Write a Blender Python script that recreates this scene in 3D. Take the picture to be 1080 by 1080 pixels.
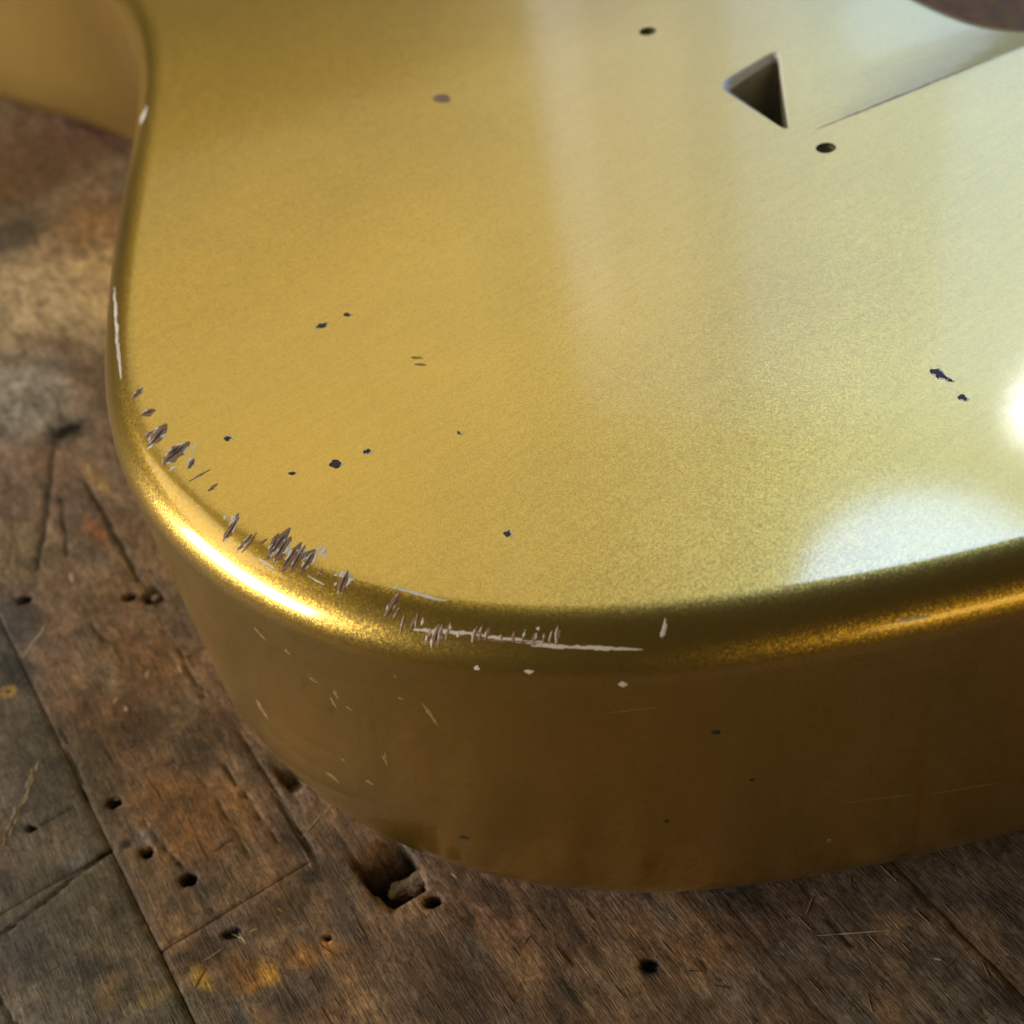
import bpy, math, random
import numpy as np
from mathutils import Vector, Matrix
from mathutils.bvhtree import BVHTree
from mathutils.geometry import delaunay_2d_cdt

random.seed(7); rng = np.random.default_rng(11)
scene = bpy.context.scene
for o in list(bpy.data.objects): bpy.data.objects.remove(o)
col = scene.collection
S = 1.3e-3                      # lengths below are written in model units; one unit is 1.3 mm

# ------------------------------------------------------------------ camera
FOV, PITCH, CAMH, ROLL = 40.0, math.radians(44), 130.0, math.radians(-12)
FPX = 540 / math.tan(math.radians(FOV / 2))
cF = np.array([0, math.cos(PITCH), -math.sin(PITCH)]); cR = np.array([1.0, 0, 0]); cU = np.cross(cR, cF)
R2 = math.cos(ROLL) * cR + math.sin(ROLL) * cU
U2 = -math.sin(ROLL) * cR + math.cos(ROLL) * cU
CAM = np.array([0, 0, CAMH])
def pix_dir(px, py):
    d = cF + (px - 540) / FPX * R2 - (py - 540) / FPX * U2
    return d / np.linalg.norm(d)
def at(px, py, z=0.0):          # where the sight line of a photo pixel meets the level z
    d = pix_dir(px, py); return CAM + d * ((z - CAMH) / d[2])
cd = bpy.data.cameras.new('camera'); cam = bpy.data.objects.new('camera', cd); col.objects.link(cam)
cam.matrix_world = Matrix(((R2[0], U2[0], -cF[0], 0), (R2[1], U2[1], -cF[1], 0), (R2[2], U2[2], -cF[2], CAMH * S), (0, 0, 0, 1)))
cd.sensor_fit = 'HORIZONTAL'; cd.sensor_width = 36; cd.angle = math.radians(FOV)
cd.clip_start = 0.002; cd.clip_end = 50
cd.dof.use_dof = True
cd.dof.focus_distance = 133 * S
cd.dof.aperture_fstop = 25; cd.dof.aperture_blades = 0
scene.camera = cam

# ------------------------------------------------------------------ world and lamps
world = bpy.data.worlds.new('World'); scene.world = world; world.use_nodes = True
bg = world.node_tree.nodes['Background']; bg.inputs[0].default_value = (1.0, 0.85, 0.6, 1); bg.inputs[1].default_value = 0.03
scene.view_settings.view_transform = 'Standard'; scene.view_settings.look = 'None'
scene.view_settings.exposure = 0.0; scene.view_settings.gamma = 1.0
def lamp(name, az, el, dist, w, h, radiance, color, shape='RECTANGLE', aim=(10, 110, 42), roll=0.0, upright=False):
    """area lamp seen from the guitar at azimuth/elevation; size in model units"""
    a, e = math.radians(az), math.radians(el); aim = np.array(aim, float)
    p = aim + dist * np.array([math.sin(a) * math.cos(e), math.cos(a) * math.cos(e), math.sin(e)])
    ld = bpy.data.lights.new(name, 'AREA'); ld.shape = shape; ld.size = w * S; ld.size_y = h * S
    area = w * h * S * S * (math.pi / 4 if shape in ('DISK', 'ELLIPSE') else 1)
    ld.energy = radiance * math.pi * area; ld.color = color
    ob = bpy.data.objects.new(name, ld); col.objects.link(ob); ob.location = Vector(p * S)
    d = Vector(aim - p)
    if upright: d.z = 0
    ob.rotation_euler = (d.to_track_quat('-Z', 'Y').to_matrix() @ Matrix.Rotation(math.radians(roll), 3, 'Z')).to_euler()
    return ob
# left window (edge highlight), bright daylit wall beyond the guitar with its upright jamb at azimuth 4.7
lamp('window_light_left', -91, 9, 1100, 620, 310, 17.0, (1.0, 0.9, 0.74), aim=(-25, 95, 40))
lamp('upper_window_light_left', -66, 33, 1150, 640, 420, 2.3, (1.0, 0.83, 0.44), aim=(-25, 110, 40))
lamp('bench_glow_fill', 152, 6, 1300, 760, 230, 3.2, (1.0, 0.68, 0.17))  # added lamp standing in for the glow off the bench in front
lamp('daylit_wall_light', 27.9, 29, 1300, 970, 850, 0.46, (0.66, 0.95, 1.4), upright=True)
lamp('bright_wall_light', 36, 29, 1290, 900, 800, 0.48, (0.62, 0.95, 1.5), upright=True)
lamp('wall_step_light', 44, 29, 1280, 800, 760, 0.65, (0.58, 0.95, 1.6), upright=True)  # third wall panel, added to step the reflected wall's brightness
lamp('jamb_light', 6.4, 27, 1270, 42, 560, 0.55, (0.9, 0.95, 0.9), upright=True)
lamp('skylight', 24.5, 49.6, 1250, 270, 230, 6.0, (0.58, 0.95, 1.6), 'ELLIPSE', aim=(34, 78, 42), roll=-20)
lamp('bulb_light', 28.4, 40.7, 1150, 52, 52, 24.0, (1.0, 1.0, 1.0), 'DISK', aim=(45, 88, 42))
lamp('ceiling_light', -12, 42, 1200, 800, 760, 0.5, (1.0, 0.83, 0.35), upright=True)
lamp('inner_edge_fill', -17, 45, 1230, 560, 620, 0.38, (1.0, 0.82, 0.33), upright=True)  # fill added to soften the ceiling light's reflected edge
lamp('wide_edge_fill', -10, 44, 1260, 1100, 900, 0.36, (1.0, 0.85, 0.4), upright=True)  # wider fill added for the same soft edge

# ------------------------------------------------------------------ materials
def new_mat(name):
    m = bpy.data.materials.new(name); m.use_nodes = True; nt = m.node_tree
    return m, nt, nt.nodes['Principled BSDF']
def N(nt, t, **kw):
    n = nt.nodes.new(t)
    for k, v in kw.items(): setattr(n, k, v)
    return n
def plain(name, rgb, rough=0.6, metallic=0.0, var=0.25, scale=900.0, bump=0.0):
    m, nt, b = new_mat(name)
    g = N(nt, 'ShaderNodeNewGeometry'); no = N(nt, 'ShaderNodeTexNoise'); no.inputs['Scale'].default_value = scale; no.inputs['Detail'].default_value = 4
    nt.links.new(g.outputs['Position'], no.inputs['Vector'])
    mx = N(nt, 'ShaderNodeMix', data_type='RGBA')
    mx.inputs[6].default_value = (*[c * (1 - var) for c in rgb], 1); mx.inputs[7].default_value = (*[min(1, c * (1 + var)) for c in rgb], 1)
    nt.links.new(no.outputs['Fac'], mx.inputs[0]); nt.links.new(mx.outputs[2], b.inputs['Base Color'])
    b.inputs['Roughness'].default_value = rough; b.inputs['Metallic'].default_value = metallic
    if bump:
        bm = N(nt, 'ShaderNodeBump'); bm.inputs['Strength'].default_value = bump; bm.inputs['Distance'].default_value = 0.0003
        nt.links.new(no.outputs['Fac'], bm.inputs['Height']); nt.links.new(bm.outputs['Normal'], b.inputs['Normal'])
    return m

def gold_paint():
    m, nt, b1 = new_mat('gold_metallic_lacquer')
    L = nt.links.new
    g = N(nt, 'ShaderNodeNewGeometry')
    # metal flakes: every cell gets its own small tilt and brightness
    vo = N(nt, 'ShaderNodeTexVoronoi'); vo.inputs['Scale'].default_value = 1 / (0.115 * S); L(g.outputs['Position'], vo.inputs['Vector'])
    sub = N(nt, 'ShaderNodeVectorMath', operation='SUBTRACT'); sub.inputs[1].default_value = (0.5, 0.5, 0.5); L(vo.outputs['Color'], sub.inputs[0])
    scl = N(nt, 'ShaderNodeVectorMath', operation='SCALE'); scl.inputs['Scale'].default_value = 0.15; L(sub.outputs[0], scl.inputs[0])
    add = N(nt, 'ShaderNodeVectorMath', operation='ADD'); L(scl.outputs[0], add.inputs[0]); L(g.outputs['Normal'], add.inputs[1])
    nrm = N(nt, 'ShaderNodeVectorMath', operation='NORMALIZE'); L(add.outputs[0], nrm.inputs[0])
    sep = N(nt, 'ShaderNodeSeparateColor'); L(vo.outputs['Color'], sep.inputs[0])
    ramp = N(nt, 'ShaderNodeMix', data_type='RGBA'); L(sep.outputs[0], ramp.inputs[0])
    ramp.inputs[6].default_value = (0.51, 0.33, 0.032, 1); ramp.inputs[7].default_value = (0.67, 0.44, 0.06, 1)
    # broad unevenness of the old lacquer
    no = N(nt, 'ShaderNodeTexNoise'); no.inputs['Scale'].default_value = 1 / (38 * S); no.inputs['Detail'].default_value = 3; L(g.outputs['Position'], no.inputs['Vector'])
    mr = N(nt, 'ShaderNodeMapRange'); mr.inputs[1].default_value = 0.3; mr.inputs[2].default_value = 0.7; mr.inputs[3].default_value = 0.9; mr.inputs[4].default_value = 1.08
    L(no.outputs['Fac'], mr.inputs[0])
    mul = N(nt, 'ShaderNodeVectorMath', operation='SCALE'); L(ramp.outputs[2], mul.inputs[0]); L(mr.outputs[0], mul.inputs['Scale'])
    # clear coat: fine sanding and ageing lines, slight orange peel
    rt = N(nt, 'ShaderNodeVectorRotate', rotation_type='Z_AXIS'); rt.inputs['Angle'].default_value = math.radians(-27); L(g.outputs['Position'], rt.inputs['Vector'])
    mp = N(nt, 'ShaderNodeMapping'); mp.inputs['Scale'].default_value = (0.08, 1.0, 1.0); L(rt.outputs[0], mp.inputs[0])
    n2 = N(nt, 'ShaderNodeTexNoise'); n2.inputs['Scale'].default_value = 1 / (0.7 * S); n2.inputs['Detail'].default_value = 3; L(mp.outputs[0], n2.inputs['Vector'])
    n3 = N(nt, 'ShaderNodeTexNoise'); n3.inputs['Scale'].default_value = 1 / (3.0 * S); n3.inputs['Detail'].default_value = 1; L(g.outputs['Position'], n3.inputs['Vector'])
    hl = N(nt, 'ShaderNodeMapRange'); hl.inputs[1].default_value = 0.35; hl.inputs[2].default_value = 0.65; hl.inputs[3].default_value = 0.96; hl.inputs[4].default_value = 1.02; L(n2.outputs['Fac'], hl.inputs[0])
    mul2 = N(nt, 'ShaderNodeVectorMath', operation='SCALE'); L(mul.outputs[0], mul2.inputs[0]); L(hl.outputs[0], mul2.inputs['Scale'])
    bmp = N(nt, 'ShaderNodeBump'); bmp.inputs['Strength'].default_value = 0.05; bmp.inputs['Distance'].default_value = 0.00004; L(n2.outputs['Fac'], bmp.inputs['Height'])
    bmp2 = N(nt, 'ShaderNodeBump'); bmp2.inputs['Strength'].default_value = 0.2; bmp2.inputs['Distance'].default_value = 0.00002
    L(n3.outputs['Fac'], bmp2.inputs['Height']); L(bmp.outputs[0], bmp2.inputs['Normal'])
    b2 = N(nt, 'ShaderNodeBsdfPrincipled')
    for b, cr in ((b1, 0.09), (b2, 0.34)):
        L(mul2.outputs[0], b.inputs['Base Color']); L(nrm.outputs[0], b.inputs['Normal'])
        b.inputs['Metallic'].default_value = 0.93; b.inputs['Roughness'].default_value = 0.34
        b.inputs['Coat Weight'].default_value = 1.0; b.inputs['Coat Roughness'].default_value = cr; b.inputs['Coat IOR'].default_value = 1.95
        L(bmp2.outputs[0], b.inputs['Coat Normal'])
    ms = N(nt, 'ShaderNodeMixShader'); ms.inputs[0].default_value = 0.45
    L(b1.outputs[0], ms.inputs[1]); L(b2.outputs[0], ms.inputs[2]); L(ms.outputs[0], nt.nodes['Material Output'].inputs[0])
    return m

GDIR = np.array([0.40, -0.9165]); VDIR = np.array([0.9165, 0.40])     # along and across the bench strips
def wood_mat():
    m, nt, b = new_mat('worn_bench_wood'); L = nt.links.new
    at_ = N(nt, 'ShaderNodeAttribute'); at_.attribute_name = 'wear_and_shade'
    g = N(nt, 'ShaderNodeNewGeometry')
    rot = N(nt, 'ShaderNodeVectorRotate', rotation_type='Z_AXIS'); rot.inputs['Angle'].default_value = math.atan2(0.9165, 0.40); L(g.outputs['Position'], rot.inputs['Vector'])
    def stretched(sx, sy, detail=5, dist=0.0, rough=0.6):
        mp = N(nt, 'ShaderNodeMapping'); mp.inputs['Scale'].default_value = (1 / (sx * S), 1 / (sy * S), 1 / (sy * S)); L(rot.outputs[0], mp.inputs[0])
        n = N(nt, 'ShaderNodeTexNoise'); n.inputs['Scale'].default_value = 1.0; n.inputs['Detail'].default_value = detail; n.inputs['Roughness'].default_value = rough
        n.inputs['Distortion'].default_value = dist; L(mp.outputs[0], n.inputs['Vector']); return n
    fib = stretched(3.4, 0.4, 5, 0.9); pore = stretched(1.3, 0.2, 3, 0.4); blot = stretched(5, 3.2, 6, 0.8, 0.65)
    def rng_(src, a, b_, c, d):
        r = N(nt, 'ShaderNodeMapRange'); r.inputs[1].default_value = a; r.inputs[2].default_value = b_; r.inputs[3].default_value = c; r.inputs[4].default_value = d
        L(src, r.inputs[0]); return r.outputs[0]
    def mathn(op, a, b_):
        n = N(nt, 'ShaderNodeMath', operation=op)
        for i, v in enumerate((a, b_)):
            if isinstance(v, (int, float)): n.inputs[i].default_value = v
            else: L(v, n.inputs[i])
        return n.outputs[0]
    k = mathn('MULTIPLY', rng_(fib.outputs['Fac'], 0.3, 0.7, 0.62, 1.32), rng_(blot.outputs['Fac'], 0.32, 0.68, 0.5, 1.45))
    k = mathn('MULTIPLY', k, rng_(pore.outputs['Fac'], 0.28, 0.45, 0.45, 1.0))
    hair = stretched(5, 0.13, 2, 0.6); grime = stretched(1.3, 1.0, 6, 1.2, 0.7)
    k = mathn('ADD', k, mathn('MULTIPLY', rng_(hair.outputs['Fac'], 0.62, 0.7, 0.0, 0.75), k))
    k = mathn('MULTIPLY', k, rng_(grime.outputs['Fac'], 0.35, 0.62, 0.55, 1.25))
    sc = N(nt, 'ShaderNodeVectorMath', operation='SCALE'); L(at_.outputs['Color'], sc.inputs[0]); L(k, sc.inputs['Scale'])
    L(sc.outputs[0], b.inputs['Base Color'])
    L(rng_(blot.outputs['Fac'], 0.3, 0.7, 0.5, 0.72), b.inputs['Roughness'])
    b.inputs['Specular IOR Level'].default_value = 0.3
    h = mathn('ADD', mathn('MULTIPLY', fib.outputs['Fac'], 1.0), mathn('MULTIPLY', rng_(pore.outputs['Fac'], 0.28, 0.45, 0, 1), 0.6))
    bm = N(nt, 'ShaderNodeBump'); bm.inputs['Strength'].default_value = 0.8; bm.inputs['Distance'].default_value = 0.00025
    L(h, bm.inputs['Height']); L(bm.outputs[0], b.inputs['Normal'])
    return m
M = dict(splint=plain('dark_wood_grain', (0.08, 0.045, 0.03), 0.7, var=0.4), gold=gold_paint(), wood=wood_mat(),
         bare=plain('bare_brown_wood_in_chip', (0.33, 0.19, 0.115), 0.45, var=0.7, scale=1900),
         lip=plain('white_edge_and_glint', (0.95, 0.9, 0.88), 0.3, var=0.06),  # near-white also paints in glints on the broken lacquer
         dark=plain('dark_dent', (0.045, 0.032, 0.024), 0.6, var=0.4),
         cavity=plain('cavity_wood', (0.5, 0.44, 0.31), 0.7, var=0.3, scale=700),
         caveedge=plain('cut_lacquer_edge', (0.9, 0.92, 0.88), 0.2, var=0.1),  # pale colour paints in the light caught by the cut edge
         pale=plain('pale_scuffed_wood', (0.5, 0.42, 0.32), 0.6, var=0.3),
         ochre=plain('ochre_scuff', (0.33, 0.19, 0.06), 0.6, var=0.35, scale=1200),
         rust=plain('faint_gold_scratch', (0.34, 0.23, 0.07), 0.4, var=0.3),
         darkline=plain('dark_crack', (0.02, 0.015, 0.012), 0.8, var=0.3),
         greyfluff=plain('grey_wood_splinter', (0.24, 0.18, 0.155), 0.75, var=0.45, scale=1300, bump=0.6))

def mesh_obj(name, verts, faces, mats, parent=None, smooth=True, fmat=None, scale=True):
    me = bpy.data.meshes.new(name)
    v = np.asarray(verts, float) * (S if scale else 1)
    me.from_pydata(v.tolist(), [], [list(map(int, f)) for f in faces])
    for m in (mats if isinstance(mats, (list, tuple)) else [mats]): me.materials.append(m)
    if fmat is not None: me.polygons.foreach_set('material_index', np.asarray(fmat, np.int32))
    if smooth: me.polygons.foreach_set('use_smooth', np.ones(len(me.polygons), bool))
    me.update()
    o = bpy.data.objects.new(name, me); col.objects.link(o)
    if parent: o.parent = parent
    return o
def empty(name, label, cat, loc=(0, 0, 0)):
    o = bpy.data.objects.new(name, None); col.objects.link(o); o.empty_display_size = 0.02
    o['label'] = label; o['category'] = cat; return o

# ------------------------------------------------------------------ workbench of narrow strips
def lattice(shape, seed): return np.random.default_rng(seed).random(shape)
def vnoise(x, y, seed):
    n = 64; t = lattice((n, n), seed); xi = np.floor(x).astype(int); yi = np.floor(y).astype(int)
    fx = x - xi; fy = y - yi; fx = fx * fx * (3 - 2 * fx); fy = fy * fy * (3 - 2 * fy)
    a = t[xi % n, yi % n]; b = t[(xi + 1) % n, yi % n]; c = t[xi % n, (yi + 1) % n]; d = t[(xi + 1) % n, (yi + 1) % n]
    return (a * (1 - fx) + b * fx) * (1 - fy) + (c * (1 - fx) + d * fx) * fy
def fbm(x, y, seed, oct=4):
    s = 0; a = 0.5; tot = 0
    for i in range(oct): s = s + a * vnoise(x * 2 ** i + 7.3 * i, y * 2 ** i + 3.1 * i, seed + i); tot += a; a *= 0.55
    return s / tot
def lin(c): return np.array([((v / 255 + 0.055) / 1.055) ** 2.4 if v > 10 else v / 255 / 12.92 for v in c])

# wear marks of the bench: photo pixel -> place on the bench; radii along / across the strips; colour; strength
STAINS = []
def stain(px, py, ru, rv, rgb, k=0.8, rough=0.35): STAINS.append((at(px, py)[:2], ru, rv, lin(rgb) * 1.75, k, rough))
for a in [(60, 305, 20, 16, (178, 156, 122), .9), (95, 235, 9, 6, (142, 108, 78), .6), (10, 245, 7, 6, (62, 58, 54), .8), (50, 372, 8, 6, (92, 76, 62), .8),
          (12, 415, 14, 9, (146, 140, 130), .85), (70, 452, 3, 4, (42, 38, 30), .9), (60, 150, 14, 20, (92, 66, 56), .7), (20, 190, 10, 12, (96, 70, 52), .7),
          (85, 535, 8, 4, (84, 66, 58), .6), (20, 575, 9, 6, (120, 104, 76), .6), (100, 500, 5, 1.5, (160, 132, 84), .6), (100, 560, 4, 1, (150, 96, 52), .6),
          (140, 390, 10, 8, (96, 76, 56), .6), (12, 650, 7, 4, (70, 66, 66), .85), (15, 705, 5, 2.6, (40, 40, 42), .85), (8, 728, 1.0, 1.0, (176, 140, 62), .9), (8, 729, .45, .45, (60, 36, 20), .95),
          (150, 690, 9, 4, (112, 80, 56), .6), (110, 760, 8, 6, (98, 64, 42), .6), (60, 800, 14, 7, (72, 64, 52), .7), (150, 762, 4, 4, (62, 48, 34), .7),
          (205, 790, 4, 2.4, (54, 46, 42), .7), (230, 760, 3, 3, (88, 66, 44), .5), (190, 850, 9, 4, (118, 82, 46), .7), (245, 850, 6, 2.2, (128, 94, 56), .6),
          (152, 882, 1.2, 1.6, (112, 106, 112), .9), (133, 889, .8, .9, (30, 26, 26), .9), (85, 905, 1.5, 2.2, (108, 104, 106), .8), (65, 920, 1.0, 1.3, (44, 42, 44), .8),
          (60, 960, 10, 8, (74, 68, 56), .6), (90, 1020, 2, 2, (38, 38, 36), .7), (118, 1025, 2, 2, (40, 42, 38), .7), (120, 1050, 1.2, 2.2, (120, 100, 58), .7), (165, 1045, 1.2, 2.5, (124, 108, 66), .7),
          (15, 1000, 4, 4, (76, 72, 72), .6), (195, 1065, 4, 3.4, (78, 76, 66), .7), (215, 1000, 2.5, 4.5, (52, 42, 36), .8), (290, 960, 2.5, 5, (62, 48, 36), .6), (333, 918, 1.6, 1.8, (36, 30, 28), .9),
          (212, 1030, 1.8, .8, (170, 140, 64), .9), (258, 1025, 2.6, 1.6, (168, 116, 48), .8), (282, 1024, 1.8, 1.1, (196, 150, 62), .85), (330, 1003, 1.8, 2.6, (178, 124, 66), .8),
          (262, 1062, 1.6, 2.2, (62, 66, 70), .8), (310, 1048, 2.6, 4, (82, 72, 70), .7), (370, 965, 5, .9, (52, 42, 44), .8), (300, 880, 5, 2.6, (108, 82, 70), .5),
          (440, 895, 2.0, 2.2, (104, 94, 90), .7), (560, 990, 6, 7, (112, 84, 66), .5), (470, 1020, 6, 3.5, (72, 60, 58), .6), (535, 1018, 1.0, 1.2, (108, 92, 90), .7), (600, 1060, 4, 4, (96, 82, 68), .5),
          (720, 990, 5, 6, (142, 110, 80), .6), (685, 1014, 1.2, 1.3, (38, 40, 46), .95), (640, 1062, 3, 1.2, (58, 50, 46), .8), (800, 960, 4, 6, (92, 66, 52), .6), (870, 1000, 5, 5, (86, 74, 64), .5),
          (937, 1058, 1.2, .9, (200, 158, 112), .95), (935, 1050, 2.2, 2.0, (112, 96, 78), .6), (900, 950, 4, 4, (78, 66, 56), .5), (1060, 960, 4, 5, (84, 74, 66), .6), (1020, 1040, 5, 4, (86, 80, 74), .5),
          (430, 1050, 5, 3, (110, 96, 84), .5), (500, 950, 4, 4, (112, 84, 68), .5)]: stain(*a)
srng = random.Random(5)
for _ in range(90):
    c_ = srng.choice([(56, 46, 40), (62, 54, 48), (112, 104, 96), (140, 114, 88), (70, 58, 50), (98, 88, 84)])
    stain(srng.uniform(0, 1080), srng.choice([srng.uniform(200, 1080), srng.uniform(850, 1080)]), srng.uniform(1.2, 5), srng.uniform(.5, 2.2), c_, srng.uniform(.4, .8))
# holes: pixel, radius, depth, elongation across
HOLES = [(161, 629, 1.15, 1.2, 1.25), (136, 629, .75, .9, 1.2), (302, 819, .8, 1.6, 1.1), (120, 846, .75, 1.4, 1.0), (198, 927, .75, 1.2, 1.25), (154, 899, .7, 1.0, 1.0),
         (411, 920, 2.7, 4.2, 1.15), (456, 950, .65, 1.0, 1.3), (685, 1014, .7, .6, 1.0), (25, 632, .8, .9, 1.3), (33, 873, .45, .7, 1.3), (72, 452, 1.6, .9, 1.6), (245, 983, .6, .5, 1.6), (345, 988, .4, .5, 1.3)]
HOLES = [(at(a, b)[:2], r, d, e) for a, b, r, d, e in HOLES]
CRACKS = [((60, 462), (38, 600), .35, .7), ((66, 520), (70, 585), .25, .5), ((92, 505), (145, 612), .28, .6), ((163, 640), (215, 735), .14, .35), ((98, 655), (112, 676), .2, .4),
          ((202, 795), (262, 905), .12, .3), ((228, 790), (292, 888), .14, .4), ((255, 770), (325, 898), .17, .5), ((65, 762), (92, 842), .15, .4), ((0, 982), (118, 893), .22, .6), ((30, 874), (75, 848), .12, .3),
          ((0, 1045), (15, 1078), .2, .5), ((150, 860), (205, 930), .13, .3), ((395, 885), (430, 960), .1, .2), ((850, 930), (900, 990), .1, .25), ((170, 805), (182, 800), .15, .3), ((190, 905), (240, 985), .1, .2), ((310, 860), (350, 925), .1, .25), ((700, 960), (760, 1030), .09, .2), ((560, 950), (610, 1020), .09, .2), ((360, 880), (385, 915), .12, .25)]
CRACKS = [(at(*a)[:2], at(*b)[:2], w, d) for a, b, w, d in CRACKS]

bench = empty('workbench', 'old scarred brown wooden workbench top of narrow strips under the gold guitar body', 'workbench')
TONES = {-2: (100, 90, 78), -1: (103, 92, 80), 0: (118, 97, 80), 1: (119, 99, 85), 2: (118, 100, 85), 3: (114, 99, 86), 4: (100, 88, 78)}
EDGES = [-60.1, -43.4, -26.9, -9.9, 8.1, 24.7, 41.3, 57.7]
while EDGES[-1] < 330: EDGES.append(EDGES[-1] + 16.6 + random.uniform(-.6, .6))
EW = {-9.9: .5, 41.3: .08, 57.7: .3}
bench_v, bench_f = [], []; voff = 0
def strip_block(i, v0, v1, u0, u1):
    """one block of a bench strip, u along the strip and v across it, top face worn and dented"""
    global voff
    k = i - 3 + 0
    near = v1 < 60
    def spaced(a, b, fine):
        out = [a]
        while out[-1] < b:
            u = out[-1]
            if not near: st = 5.0
            else:
                vis = (-82 < u) if v0 > 0 else (-165 < u)
                st = 0.33 if vis else (0.8 if u < -190 or v0 < 0 else 2.5)
            out.append(min(b, u + st))
        return np.array(out)
    e = 0.04; us = spaced(u0 + e, u1 - e, True)
    nv = max(4, int((v1 - v0) / (0.33 if near else 4.0))); vs = np.linspace(v0 + .006 + .12 * EW.get(v0, 0), v1 - .006 - .12 * EW.get(v1, 0), nv)
    Ug, Vg = np.meshgrid(us, vs, indexing='ij'); X = Ug * GDIR[0] + Vg * VDIR[0]; Y = Ug * GDIR[1] + Vg * VDIR[1]
    seed = 100 + i * 17 + int(abs(u0))
    Z = -0.16 * fbm(Ug / 9, Vg / 4, 40) - 0.10 * fbm(Ug / 3, Vg / 0.9, 49) - random.uniform(0.0, 0.02)
    wl, wr = EW.get(v0, 0), EW.get(v1, 0); nz_ = 0.25 * (fbm(Ug / 2.0, Vg / 2.0, seed + 3) - .5)
    for dist_, w_ in ((Vg - v0, wl), (v1 - Vg, wr), (Ug - u0, .35), (u1 - Ug, .35)):
        q_ = w_ * np.exp(-np.maximum(dist_ + nz_, 0) / 0.25); Z -= 0.5 * q_
    tone = 1.7 * lin(TONES.get(k, (random.randint(126, 150), random.randint(78, 94), random.randint(42, 58))))
    C = np.ones(X.shape + (3,)) * tone * (0.66 + 0.68 * fbm(Ug / 11, Vg / 5, 21))[..., None]
    hue = fbm(Ug / 8, Vg / 5, 55)[..., None] - .5
    C *= 1 + hue * np.array([0.35, 0.0, -0.35])
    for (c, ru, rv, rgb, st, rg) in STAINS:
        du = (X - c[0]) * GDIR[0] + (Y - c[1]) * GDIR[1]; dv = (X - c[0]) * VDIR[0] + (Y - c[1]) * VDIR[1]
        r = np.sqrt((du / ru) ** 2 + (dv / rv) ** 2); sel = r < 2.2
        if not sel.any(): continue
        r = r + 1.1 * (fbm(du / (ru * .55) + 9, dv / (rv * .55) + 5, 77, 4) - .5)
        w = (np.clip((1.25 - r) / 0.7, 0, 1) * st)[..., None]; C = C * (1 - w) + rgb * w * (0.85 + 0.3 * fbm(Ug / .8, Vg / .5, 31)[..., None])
    for (a, b, wd, dp) in CRACKS:
        ab = b - a; Ln = np.linalg.norm(ab); t = np.clip(((X - a[0]) * ab[0] + (Y - a[1]) * ab[1]) / Ln ** 2, 0, 1)
        wob = 1.1 * (fbm(t * Ln / 5, t * 0 + .5, 13) - .5)
        d = np.abs((X - a[0]) * -ab[1] / Ln + (Y - a[1]) * ab[0] / Ln + wob); out = np.hypot(X - a[0] - ab[0] * t, Y - a[1] - ab[1] * t)
        d = np.where((t <= 0) | (t >= 1), out, d); w = wd * (0.5 + 0.9 * fbm(t * Ln / 3, t * 0, 19))
        q = np.exp(-(d / np.maximum(w, .05)) ** 2); Z -= 0.65 * dp * q; C *= (1 - 0.65 * np.clip(q * 1.2, 0, 1))[..., None]
    Z -= np.clip((X + 20) * 0.03, 0, 1.9) * np.clip((150 - Y) / 60, 0, 1)      # dip added to deepen the dark gap under the body
    for (c, r0, dp, el) in HOLES:
        du = (X - c[0]); dv = (Y - c[1]) ; ang = np.arctan2(dv, du)
        r = np.hypot(du / el, dv) / (r0 * (0.9 + 0.2 * vnoise(ang * 1.6 + 4, ang * 0 + r0 * 7, 91)))
        q = np.clip((1.1 - r) / 0.2, 0, 1); q = q * q * (3 - 2 * q); Z -= dp * q * (0.8 + 0.4 * fbm(X / .6, Y / .6, 5)); C *= (1 - 0.92 * q)[..., None]  # colour inside the holes darkened too, as painted shade
    Z = np.minimum(Z, -0.002)
    nu, nvv = X.shape; top = np.stack([X, Y, Z], -1).reshape(-1, 3); idx = np.arange(nu * nvv).reshape(nu, nvv)
    F = np.stack([idx[:-1, :-1], idx[1:, :-1], idx[1:, 1:], idx[:-1, 1:]], -1).reshape(-1, 4)
    loop = np.concatenate([idx[:, 0], idx[-1, 1:], idx[-2::-1, -1], idx[0, -2:0:-1]])
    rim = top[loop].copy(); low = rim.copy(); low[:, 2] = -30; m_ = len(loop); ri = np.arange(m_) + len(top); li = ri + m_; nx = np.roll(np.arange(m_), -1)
    Fs = np.stack([ri, li, li[nx], ri[nx]], -1)
    V = np.vstack([top, rim, low]); Fa = np.vstack([F, Fs])
    me = bpy.data.meshes.new('bench_strip'); me.vertices.add(len(V)); me.vertices.foreach_set('co', (V * S).ravel())
    me.loops.add(len(Fa) * 4); me.loops.foreach_set('vertex_index', Fa[:, ::1].ravel().astype(np.int32))
    me.polygons.add(len(Fa)); me.polygons.foreach_set('loop_start', (np.arange(len(Fa)) * 4).astype(np.int32)); me.polygons.foreach_set('loop_total', np.full(len(Fa), 4, np.int32))
    me.polygons.foreach_set('use_smooth', np.ones(len(Fa), bool)); me.update(calc_edges=True); me.validate()
    ca = me.color_attributes.new('wear_and_shade', 'FLOAT_COLOR', 'POINT')
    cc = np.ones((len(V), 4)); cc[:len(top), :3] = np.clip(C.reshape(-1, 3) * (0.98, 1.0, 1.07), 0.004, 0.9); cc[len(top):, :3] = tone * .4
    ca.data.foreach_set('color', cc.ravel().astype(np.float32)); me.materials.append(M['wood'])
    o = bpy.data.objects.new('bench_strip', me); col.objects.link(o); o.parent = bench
    if near:
        bench_v.append(top); bench_f.append(F + voff); voff += len(top)
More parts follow.
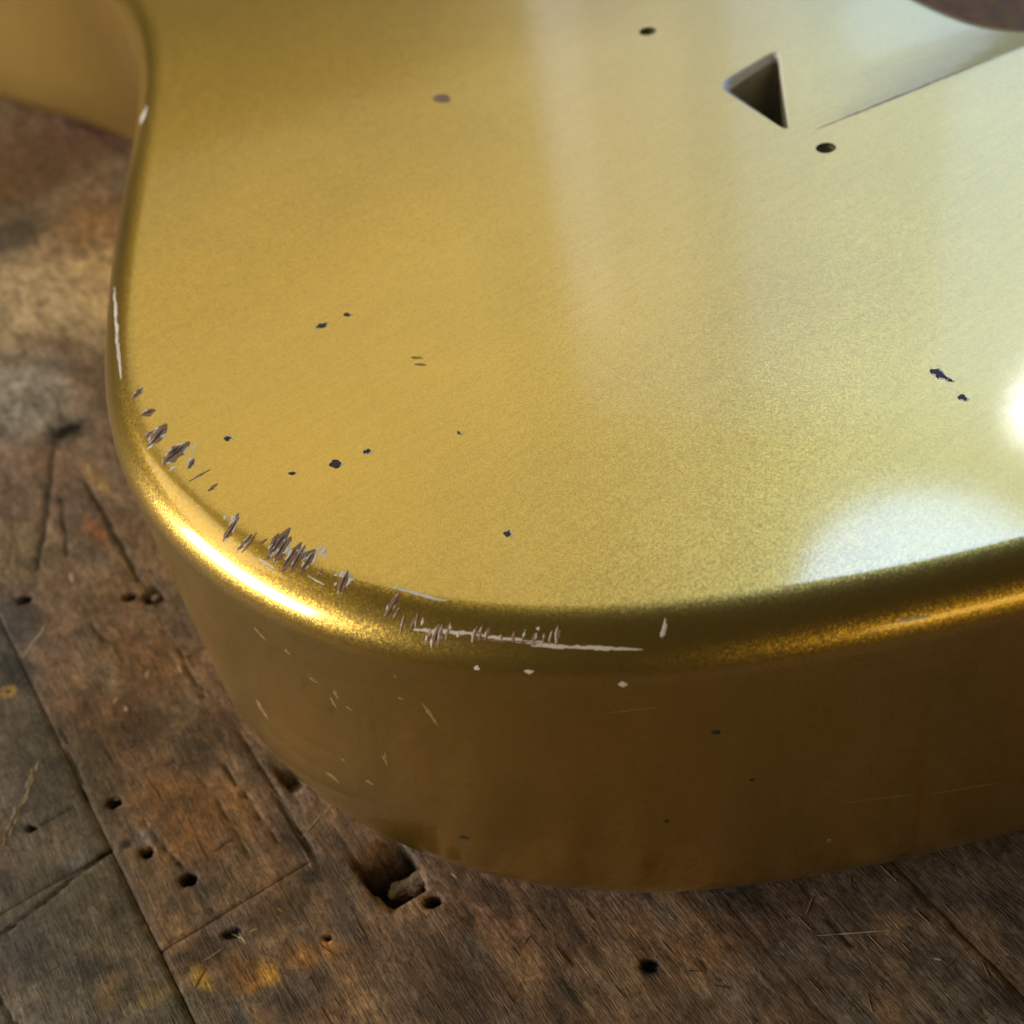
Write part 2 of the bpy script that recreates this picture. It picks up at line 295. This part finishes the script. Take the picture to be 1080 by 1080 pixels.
for i in range(len(EDGES) - 1):
    v0, v1 = EDGES[i], EDGES[i + 1]
    if i == 2: joints = [-520, -330, -205, -107.6, 30]
    elif i == 3: joints = [-520, -300, -92.2, 30]
    else:
        j = -520; joints = [j]
        while j < 30: j += random.uniform(130, 210); joints.append(min(j, 30))
        if joints[-1] - joints[-2] < 25: joints.pop(-2)
    for a, b in zip(joints[:-1], joints[1:]): strip_block(i, v0, v1, a, b)
bench_bvh = BVHTree.FromPolygons([tuple(v) for v in np.vstack(bench_v)], [tuple(map(int, f)) for f in np.vstack(bench_f)])

# ------------------------------------------------------------------ guitar body
H, RT, RB = 42.0, 5.0, 5.5
CTRL = [(43, 71.2), (33, 70.8), (24, 70.9), (15, 71.4), (6, 72.7), (-2, 75), (-9.5, 78.2), (-16, 82.2), (-21.5, 86.6), (-28.5, 94), (-35.0, 104), (-39.2, 115), (-41.4, 128), (-42.0, 140), (-42.0, 152),
        (-41.6, 166), (-40.8, 183), (-40.8, 201), (-43.0, 219), (-48.5, 237), (-57, 253), (-70, 268.5), (-86, 284), (-104, 302), (-118, 324), (-122, 350), (-110, 378), (-80, 398), (-40, 408), (0, 408), (40, 400),
        (78, 384), (104, 358), (112, 328), (106, 296), (92, 268), (82, 244), (62, 222), (63, 203), (66, 185), (73, 167), (84.5, 152), (100, 136), (109, 120), (106, 99), (93, 83), (74, 75), (58, 72.2)]
def closed_spline(P, step):
    P = np.array(P, float); n = len(P); out = []
    for i in range(n):
        p0, p1, p2, p3 = P[i - 1], P[i], P[(i + 1) % n], P[(i + 2) % n]
        m = max(2, int(np.linalg.norm(p2 - p1) / step))
        for t in np.arange(m) / m:
            out.append(0.5 * ((2 * p1) + (-p0 + p2) * t + (2 * p0 - 5 * p1 + 4 * p2 - p3) * t * t + (-p0 + 3 * p1 - 3 * p2 + p3) * t ** 3))
    return np.array(out)
OUT = closed_spline(CTRL, 1.2)[::-1]
for _ in range(24): OUT = 0.5 * OUT + 0.25 * (np.roll(OUT, 1, 0) + np.roll(OUT, -1, 0))
tang = np.roll(OUT, -1, 0) - np.roll(OUT, 1, 0); tang /= np.linalg.norm(tang, axis=1)[:, None]
area = 0.5 * np.sum(OUT[:, 0] * np.roll(OUT[:, 1], -1) - np.roll(OUT[:, 0], -1) * OUT[:, 1])
NOUT = np.stack([tang[:, 1], -tang[:, 0]], 1) * (1 if area > 0 else -1)
# belly contour: the top falls away past a crease
A0 = at(846, 142, H)[:2]; A1 = at(1080, 50, H)[:2]; AD = (A1 - A0) / np.linalg.norm(A1 - A0); AN = np.array([-AD[1], AD[0]])
def cut(x, y):
    t = (x - A0[0]) * AD[0] + (y - A0[1]) * AD[1]; d = (x - A0[0]) * AN[0] + (y - A0[1]) * AN[1]
    sp = lambda v, k: k * np.logaddexp(0, v / k)
    e = (t - 1.5 - 0.5 * d) / 1.118
    a, b = 0.22 * sp(d, 0.12), 0.10 * sp(e, 1.5); k = 0.8
    return np.maximum(0, 20 * np.tanh(-k * np.log(np.exp(-a / k) + np.exp(-b / k) - np.exp(-(a + b) / k)) / 20))
def on_top(px, py):             # photo pixel -> place on the top, contour included
    z = H
    for _ in range(12): p = at(px, py, z); z = H - float(cut(p[0], p[1]))
    return p[:2]
def ztop(x, y, z): return z * (1 - cut(x, y) / H)
prof = []                                  # (inset, z) from the underside up over the rim
for a in np.linspace(0, 90, 7): prof.append((RB * (1 - math.sin(math.radians(a))), RB * (1 - math.cos(math.radians(a)))))
for z in (12, 19, 26, 32): prof.append((0, z))
for a in np.linspace(0, 90, 25):
    c, s_ = math.cos(math.radians(a)), math.sin(math.radians(a)); prof.append((RT * (1 - c), H - RT + RT * s_))
prof += [(RT + 0.3, H), (RT + 0.9, H)]
n = len(OUT); V = []; Fc = []
for ins, z in prof:
    xy = OUT - NOUT * ins
    V.append(np.column_stack([xy, ztop(xy[:, 0], xy[:, 1], z)]))
V = np.vstack(V); ar = np.arange(n); nx = np.roll(ar, -1)
for k in range(len(prof) - 1):
    Fc += np.stack([ar + k * n, nx + k * n, nx + (k + 1) * n, ar + (k + 1) * n], -1).tolist()
Fc.append(ar[::-1].tolist())               # underside
inner = V[(len(prof) - 1) * n:, :2]
def rounded(poly, r, seg=6):
    poly = [np.array(p, float) for p in poly]; out = []
    for i in range(len(poly)):
        a, b, c = poly[i - 1], poly[i], poly[(i + 1) % len(poly)]
        u = (a - b) / np.linalg.norm(a - b); w = (c - b) / np.linalg.norm(c - b)
        for t in np.linspace(0, 1, seg): out.append((1 - t) ** 2 * (b + u * r) + 2 * t * (1 - t) * b + t * t * (b + w * r))
    return np.array(out)
def circle(c, r, m=18): return np.array([(c[0] + r * math.cos(t), c[1] + r * math.sin(t)) for t in np.linspace(0, 2 * math.pi, m, endpoint=False)])
def ccw(p):
    return p if np.sum(p[:, 0] * np.roll(p[:, 1], -1) - np.roll(p[:, 0], -1) * p[:, 1]) > 0 else p[::-1]
CAV = ccw(rounded([on_top(822, 50), on_top(755, 90), on_top(834, 141)], 2.5))
SCREWS = [ccw(circle(on_top(683, 33), 1.15)), ccw(circle(on_top(871, 156), 1.15))]
holes = [CAV] + SCREWS
def inside(poly, pts):
    x, y = pts[:, 0], pts[:, 1]; r = np.zeros(len(pts), bool); q = np.roll(poly, 1, 0)
    for (x1, y1), (x2, y2) in zip(poly, q):
        c = ((y1 > y) != (y2 > y)); r ^= c & (x < (x2 - x1) * (y - y1) / ((y2 - y1) if y2 != y1 else 1e-9) + x1)
    return r
gx, gy = np.meshgrid(np.arange(-125, 115, 3.0), np.arange(68, 412, 3.0)); pts = np.column_stack([gx.ravel(), gy.ravel()]) + rng.uniform(-.3, .3, (gx.size, 2))
line = np.array([A0 + AD * t + AN * d for t in np.arange(-4, 60, 0.8) for d in (-1.4, -.7, -.35, 0, .35, .7, 1.4, 2.4)])
dd = (pts - A0) @ AN; tt = (pts - A0) @ AD; pts = pts[~((np.abs(dd) < 2.5) & (tt > -5) & (tt < 61))]
pts = np.vstack([pts, line]); keep = inside(inner, pts)
c0 = OUT - NOUT * (RT + 2.0)
keep &= inside(c0, pts)
for h_ in holes:
    keep &= ~inside(h_.mean(0) + (h_ - h_.mean(0)) * 1.12, pts)
pts = pts[keep]
allp = [inner] + holes + [pts]; base = []; edges = []; s0 = 0
for p in allp[:-1]:
    m = len(p); edges += [(s0 + i, s0 + (i + 1) % m) for i in range(m)]; s0 += m
flat = np.vstack(allp)
res = delaunay_2d_cdt([Vector(p) for p in flat.tolist()], edges, [], 0, 1e-5)
tv = np.array([tuple(v) for v in res[0]]); tf = np.array([list(f) for f in res[2]]); orig = res[3]
cen = tv[tf].mean(1); ok = inside(inner, cen)
for h_ in holes: ok &= ~inside(h_, cen)
tf = tf[ok]
first = (len(prof) - 1) * n; remap = np.zeros(len(tv), int); extra = []
for i, og in enumerate(orig):
    k = min(og) if len(og) else 10 ** 9
    if k < n: remap[i] = first + k
    else:
        remap[i] = len(V) + len(extra); extra.append((tv[i][0], tv[i][1], H - cut(tv[i][0], tv[i][1])))
V = np.vstack([V, np.array(extra)])
Fc += remap[tf].tolist()
guitar = empty('guitar_body', 'gold metallic guitar body with chipped rim lying on the worn workbench', 'guitar body')
shell = mesh_obj('painted_shell', V, Fc, M['gold'], guitar)
body_bvh = BVHTree.FromPolygons([tuple(v) for v in V], [tuple(f) for f in Fc])

def well(name, poly, depth, mat, lipmat, lipw, parent):
    """a hole with walls and a floor under an opening, with the cut lacquer edge round its rim"""
    m = len(poly); zz = H - cut(poly[:, 0], poly[:, 1]); c = poly.mean(0); dirs = (poly - c) / np.linalg.norm(poly - c, axis=1)[:, None]
    inn = poly - dirs * lipw
    vv = np.vstack([np.column_stack([inn, zz - lipw * 1.3]), np.column_stack([inn, zz - depth])]); a = np.arange(m); b = np.roll(a, -1)
    f = np.stack([a, a + m, b + m, b], -1).tolist() + [(a + m).tolist()]
    w = mesh_obj(name, vv, f, mat, parent, smooth=False)
    mid = poly - dirs * lipw * .75
    vl = np.vstack([np.column_stack([poly, zz]), np.column_stack([mid, zz - lipw * .3]), np.column_stack([inn, zz - lipw * 1.3])])
    f = np.stack([a, a + m, b + m, b], -1).tolist() + np.stack([a + m, a + 2 * m, b + 2 * m, b + m], -1).tolist()
    mesh_obj('cut_edge', vl, f, lipmat, w)
    return w
w = well('cavity', CAV, 11, M['cavity'], M['caveedge'], 0.8, guitar); w['label'] = 'dark three cornered cavity with pale cut edge'
for sc in SCREWS: well('screw_hole', sc, 4, M['cavity'], M['dark'], 0.22, guitar)

# ------------------------------------------------------------------ chips, dents and scratches
def cast(bvh, px, py):
    d = pix_dir(px, py); h = bvh.ray_cast(Vector(CAM), Vector(d))
    return (np.array(h[0]), np.array(h[1])) if h[0] is not None else (None, None)
def sliver(name, bvh, parent, a, b, w, mats, lip=0.0, jag=0.35, off=0.03, taper=0.6, bend=0.0, ns=None, label=None):
    """a thin flake patch that hugs the surface from pixel a to pixel b, w pixels wide; lip = share of its width that is pale edge"""
    a = np.array(a, float); b = np.array(b, float); L_ = np.linalg.norm(b - a); t_ = (b - a) / L_; n_ = np.array([-t_[1], t_[0]])
    ns = ns or max(4, int(L_ / 4.0)); across = [-1, -0.62, 0, 0.62, 1] if lip else [-1, -.33, .33, 1]
    v, rows = [], []
    for i in range(ns + 1):
        s = i / ns; half = 0.5 * w * max(0.04, math.sin(math.pi * (0.04 + 0.92 * s)) ** taper)
        l = half * (1 + random.uniform(-jag, jag)); r = half * (1 + random.uniform(-jag, jag)); c = a + t_ * L_ * s + n_ * bend * math.sin(math.pi * s) + n_ * random.uniform(-.12, .12) * w * jag
        row = []
        for x in across:
            q = c + n_ * (l if x < 0 else r) * x; p, nm = cast(bvh, *q)
            if p is None: return None
            if nm @ (CAM - p) < 0: nm = -nm
            edge = abs(x) == 1
            p = p + nm * (0.006 if edge else off); row.append(len(v)); v.append(p)
        rows.append(row)
    f, fm = [], []
    for i in range(ns):
        for j in range(len(across) - 1):
            f.append((rows[i][j], rows[i][j + 1], rows[i + 1][j + 1], rows[i + 1][j]))
            islip = lip and ((j == 0 and random.random() < lip) or (j == len(across) - 2 and random.random() < lip * .5))
            fm.append(1 if islip else 0)
    v = np.array(v); o = v.mean(0)
    ob = mesh_obj(name, v - o, f, mats, parent, fmat=fm); ob.location = Vector(o * S)
    if label: ob['label'] = label
    return ob
CH = [M['bare'], M['lip']]
def chip(ax, ay, bx, by, w, lip=0.5, mats=None, jag=0.4, **kw): return sliver('paint_chip', body_bvh, guitar, (ax, ay), (bx, by), w, mats or CH, lip, jag, **kw)
# white bruise on the left flank, then the run of chips along the rim
WH = [M['lip'], M['lip']]
chip(121, 303, 128, 400, 3.4, 0, WH, .5, bend=1.5); chip(123, 345, 126, 385, 1.6, 0, None, .4)
chip(148, 131, 155, 112, 4, 0, WH)
for c in [(139, 421, 151, 409, 6), (140, 420, 146, 413, 4), (149, 438, 164, 432, 7), (156, 470, 176, 447, 12), (152, 462, 162, 455, 5), (171, 490, 200, 466, 13), (176, 481, 190, 470, 8), (198, 494, 205, 484, 6), (199, 508, 222, 495, 2.2),
          (219, 518, 230, 510, 3), (235, 571, 252, 545, 7), (240, 560, 252, 541, 4), (250, 581, 266, 563, 4.5), (255, 583, 271, 562, 3), (274, 574, 282, 568, 2.5), (281, 590, 306, 557, 10), (289, 594, 307, 566, 9), (297, 603, 318, 572, 9), (306, 604, 322, 575, 7), (316, 606, 333, 580, 7),
          (283, 584, 294, 562, 6), (312, 592, 332, 579, 5), (335, 608, 340, 600, 3), (357, 628, 367, 602, 8), (362, 624, 366, 606, 4),
          (405, 652, 421, 626, 7), (414, 655, 422, 640, 3), (422, 668, 427, 648, 3), (432, 666, 439, 650, 3), (438, 663, 441, 646, 3), (449, 680, 455, 662, 4), (455, 684, 463, 658, 6), (462, 682, 467, 658, 4), (470, 677, 476, 655, 4), (498, 678, 504, 660, 5), (505, 676, 510, 658, 4), (512, 674, 517, 661, 5), (541, 678, 543, 665, 4), (562, 679, 564, 668, 3), (573, 678, 575, 668, 3), (587, 681, 589, 660, 5), (579, 680, 583, 664, 3), (528, 676, 530, 668, 3), (550, 679, 553, 670, 3)]:
    chip(c[0], c[1], c[2], c[3], c[4] * 1.1, .4, None, .22, taper=.85)
    if c[4] >= 6:               # darker grain laid open inside the larger chips
        f = random.uniform(-.2, .2); ex, ey = (c[2] - c[0]), (c[3] - c[1]); nl = math.hypot(ex, ey); ox, oy = -ey / nl * c[4] * f, ex / nl * c[4] * f
        chip(c[0] + ex * .15 + ox, c[1] + ey * .15 + oy, c[0] + ex * .8 + ox, c[1] + ey * .8 + oy, c[4] * .3, 0, [M['splint'], M['splint']], .3, off=.06)
for k in range(34):                        # white slivers painting glints on lacquer among the rim chips
    t = random.choice([(238, 556, 10), (300, 582, 22), (325, 592, 14), (160, 462, 10), (188, 482, 12), (460, 668, 30), (540, 673, 45), (360, 612, 8), (425, 655, 15)])
    x, y = t[0] + random.uniform(-1, 1) * t[2], t[1] + random.uniform(-1, 1) * min(t[2], 9); L_ = random.uniform(4, 11); lean = 0.75 if x < 390 else 0.25
    chip(x, y, x + L_ * lean, y - L_ * math.sqrt(1 - lean ** 2), random.uniform(2, 4), 0, WH, .8)
for c in [(412, 619, 470, 634, 5), (436, 664, 500, 668, 7), (496, 669, 600, 682, 6), (560, 681, 678, 685, 6), (330, 583, 341, 576, 4), (303, 559, 308, 556, 3), (337, 581, 346, 589, 4), (272, 588, 290, 600, 4), (325, 607, 342, 617, 3), (366, 620, 369, 600, 2),
          (500, 704, 506, 706, 7), (553, 708, 563, 708, 7), (697, 672, 703, 658, 9), (652, 722, 662, 722, 8), (945, 656, 981, 650, 5), (178, 497, 186, 491, 4), (155, 474, 162, 468, 4), (235, 572, 240, 566, 4), (204, 477, 207, 466, 4), (330, 594, 335, 584, 4), (700, 664, 702, 652, 5)]:
    chip(c[0], c[1], c[2], c[3], c[4] * .65, 0, WH, .45, off=.02)  # white strokes paint in glints along the chipped rim
chip(500, 674, 590, 679, 2.5, 0, CH, .5)
# dings on the flat
DK = [M['dark'], M['lip']]
for c in [(333, 346, 345, 341, 5.5), (362, 332, 370, 332, 4), (236, 462, 244, 462, 6), (347, 490, 360, 489, 8), (383, 476, 391, 476, 7), (304, 499, 312, 499, 4), (531, 562, 539, 564, 8), (981, 390, 999, 399, 9), (994, 397, 1005, 402, 4), (1010, 419, 1020, 421, 7), (482, 455, 486, 458, 3)]:
    chip(*c, 0.5, DK, .35); chip(c[2] - 1, c[3] + c[4] * .32, c[2] + 2.2, c[3] - c[4] * .1, c[4] * .3, 0, WH, .3)
chip(457, 104, 475, 105, 10, 0, [M['bare'], M['bare']], .3)
for c in [(433, 377, 446, 378, 2.5), (437, 384, 450, 385, 2)]: chip(*c, 0, [M['rust'], M['rust']], .4)
sliver('crease_line', body_bvh, guitar, (862, 136), (1046, 62), 1.8, [M['bare'], M['bare']], 0, .5, label='thin dark line along the contour crease')  # thin brown line laid along the crease
# scuffs on the flank
SC = [M['rust'], M['pale']]
for c in [(270, 737, 283, 760, 3), (268, 662, 281, 676, 2), (300, 685, 306, 691, 3), (352, 727, 357, 737, 3), (348, 735, 356, 748, 3), (365, 745, 372, 750, 2), (445, 741, 463, 766, 3.5), (403, 795, 409, 808, 3), (407, 792, 406, 803, 2), (386, 823, 394, 828, 3), (344, 814, 358, 826, 3), (415, 712, 419, 716, 2),
          (326, 714, 334, 720, 2.5), (872, 887, 877, 887, 4), (420, 736, 426, 738, 2), (360, 800, 364, 803, 2)]: chip(*c, 0.3, SC, .4)
for c in [(750, 773, 760, 772, 5), (790, 823, 797, 822, 3), (484, 882, 496, 884, 3), (700, 866, 706, 866, 4)]: chip(*c, 0, DK, .4)
for c in [(880, 848, 960, 838, .7), (980, 838, 1050, 826, .7), (640, 752, 700, 745, .6)]: chip(*c, 0, [M['rust'], M['rust']], .3)

# bench scratches and scuffs
def scuff(a, b, w, m, jag=.4): return sliver('scratch', bench_bvh, bench, a, b, w, [M[m], M[m]], 0, jag, off=0.05)
for i in range(26):                       # white scribbled scuffs
    t = i / 25; x, y = 2 + 38 * t + random.uniform(-4, 4), 890 - 84 * t; l = random.uniform(3, 7)
    scuff((x - l * .35, y + l), (x + l * .45, y - l), random.uniform(.9, 2.4), random.choice(['pale', 'pale', 'ochre']), .6)
for i in range(8):
    x, y = 25 + 2.6 * i, 690 - 3.4 * i; l = 5 + 2 * math.sin(i); scuff((x - l * .3, y + l), (x + l * .6, y - l), random.uniform(1.2, 2.8), 'pale', .5)
for a in [((74, 604), (77, 614), 5, 'pale'), ((154, 716), (157, 707), 4, 'pale'), ((188, 700), (192, 710), 3, 'pale'), ((120, 742), (124, 735), 3, 'pale'), ((132, 745), (134, 750), 4, 'pale'), ((152, 894), (159, 897), 4, 'pale'), ((318, 884), (345, 852), 1.6, 'pale'), ((340, 862), (352, 845), 2, 'pale'),
          ((860, 987), (940, 981), 1.6, 'pale'), ((935, 981), (1078, 974), 2, 'ochre'), ((985, 1011), (993, 1012), 4, 'pale'), ((1063, 932), (1068, 938), 4, 'pale'), ((1030, 934), (1042, 937), 4, 'ochre'), ((850, 965), (858, 945), 1.6, 'ochre'), ((244, 985), (256, 990), 2, 'pale'), ((252, 984), (260, 996), 2, 'pale'), ((262, 983), (273, 979), 2, 'pale'),
          ((205, 1042), (216, 1022), 4, 'ochre'), ((212, 1015), (236, 1000), 1.5, 'pale'), ((476, 921), (482, 926), 3, 'pale'), ((706, 967), (711, 969), 3, 'pale'), ((235, 890), (256, 891), 1.6, 'ochre'), ((280, 935), (284, 940), 3, 'pale'), ((292, 957), (300, 962), 2, 'ochre'), ((60, 455), (84, 448), 6, 'darkline')]:
    scuff(*a)
gd = lambda x, y: (np.array([0.40, 0.92]) + np.array([0.42, -0.2]) * x / 1080)
for i in range(150):
    x, y = random.uniform(0, 1080), random.uniform(560, 1080); d = gd(x, y); d = d / np.linalg.norm(d)
    p, nm = cast(body_bvh, x, y)
    if p is not None: continue
    if random.random() < .25: d = np.array([random.uniform(-1, 1), random.uniform(-1, 1)]); d /= np.linalg.norm(d) + 1e-6
    L_ = random.uniform(6, 26); q = np.array([x, y]) + d * L_
    if cast(body_bvh, *q)[0] is not None: continue
    scuff((x, y), tuple(q), random.uniform(.6, 1.3), random.choice(['ochre', 'greyfluff', 'darkline', 'darkline', 'greyfluff']), .5)
# splintered plug left in the gouge
def lump(name, px, py, z, r, squash, mat, parent, seed):
    c = at(px, py, z); rr = np.random.default_rng(seed); vv, ff = [], []; a, b = 26, 16
    for i in range(b + 1):
        th = math.pi * i / b
        for j in range(a):
            ph = 2 * math.pi * j / a; k = r * (0.62 + 0.76 * float(fbm(np.float64(2.2 + 1.6 * math.sin(th) * math.cos(ph) + seed), np.float64(3 + 1.6 * math.sin(th) * math.sin(ph) + 1.3 * math.cos(th)), 300 + seed, 4))); vv.append((k * math.sin(th) * math.cos(ph) * 1.2, k * math.sin(th) * math.sin(ph), k * math.cos(th) * squash))
    for i in range(b):
        for j in range(a): ff.append((i * a + j, i * a + (j + 1) % a, (i + 1) * a + (j + 1) % a, (i + 1) * a + j))
    ob = mesh_obj(name, vv, ff, M[mat], parent, smooth=False); ob.location = Vector(c * S); return ob
for k, (x, y, z, r, sq) in enumerate([(423, 940, -2.0, 1.25, .7), (434, 935, -1.6, 1.1, .55), (443, 926, -1.1, .9, .4)]):
    lump('wood_splinter', x, y, z, r, sq, 'greyfluff', bench, k)
lump('wood_splinter', 165, 630, -.5, .55, .5, 'greyfluff', bench, 40); lump('wood_splinter', 123, 841, -.45, .5, .5, 'greyfluff', bench, 41)
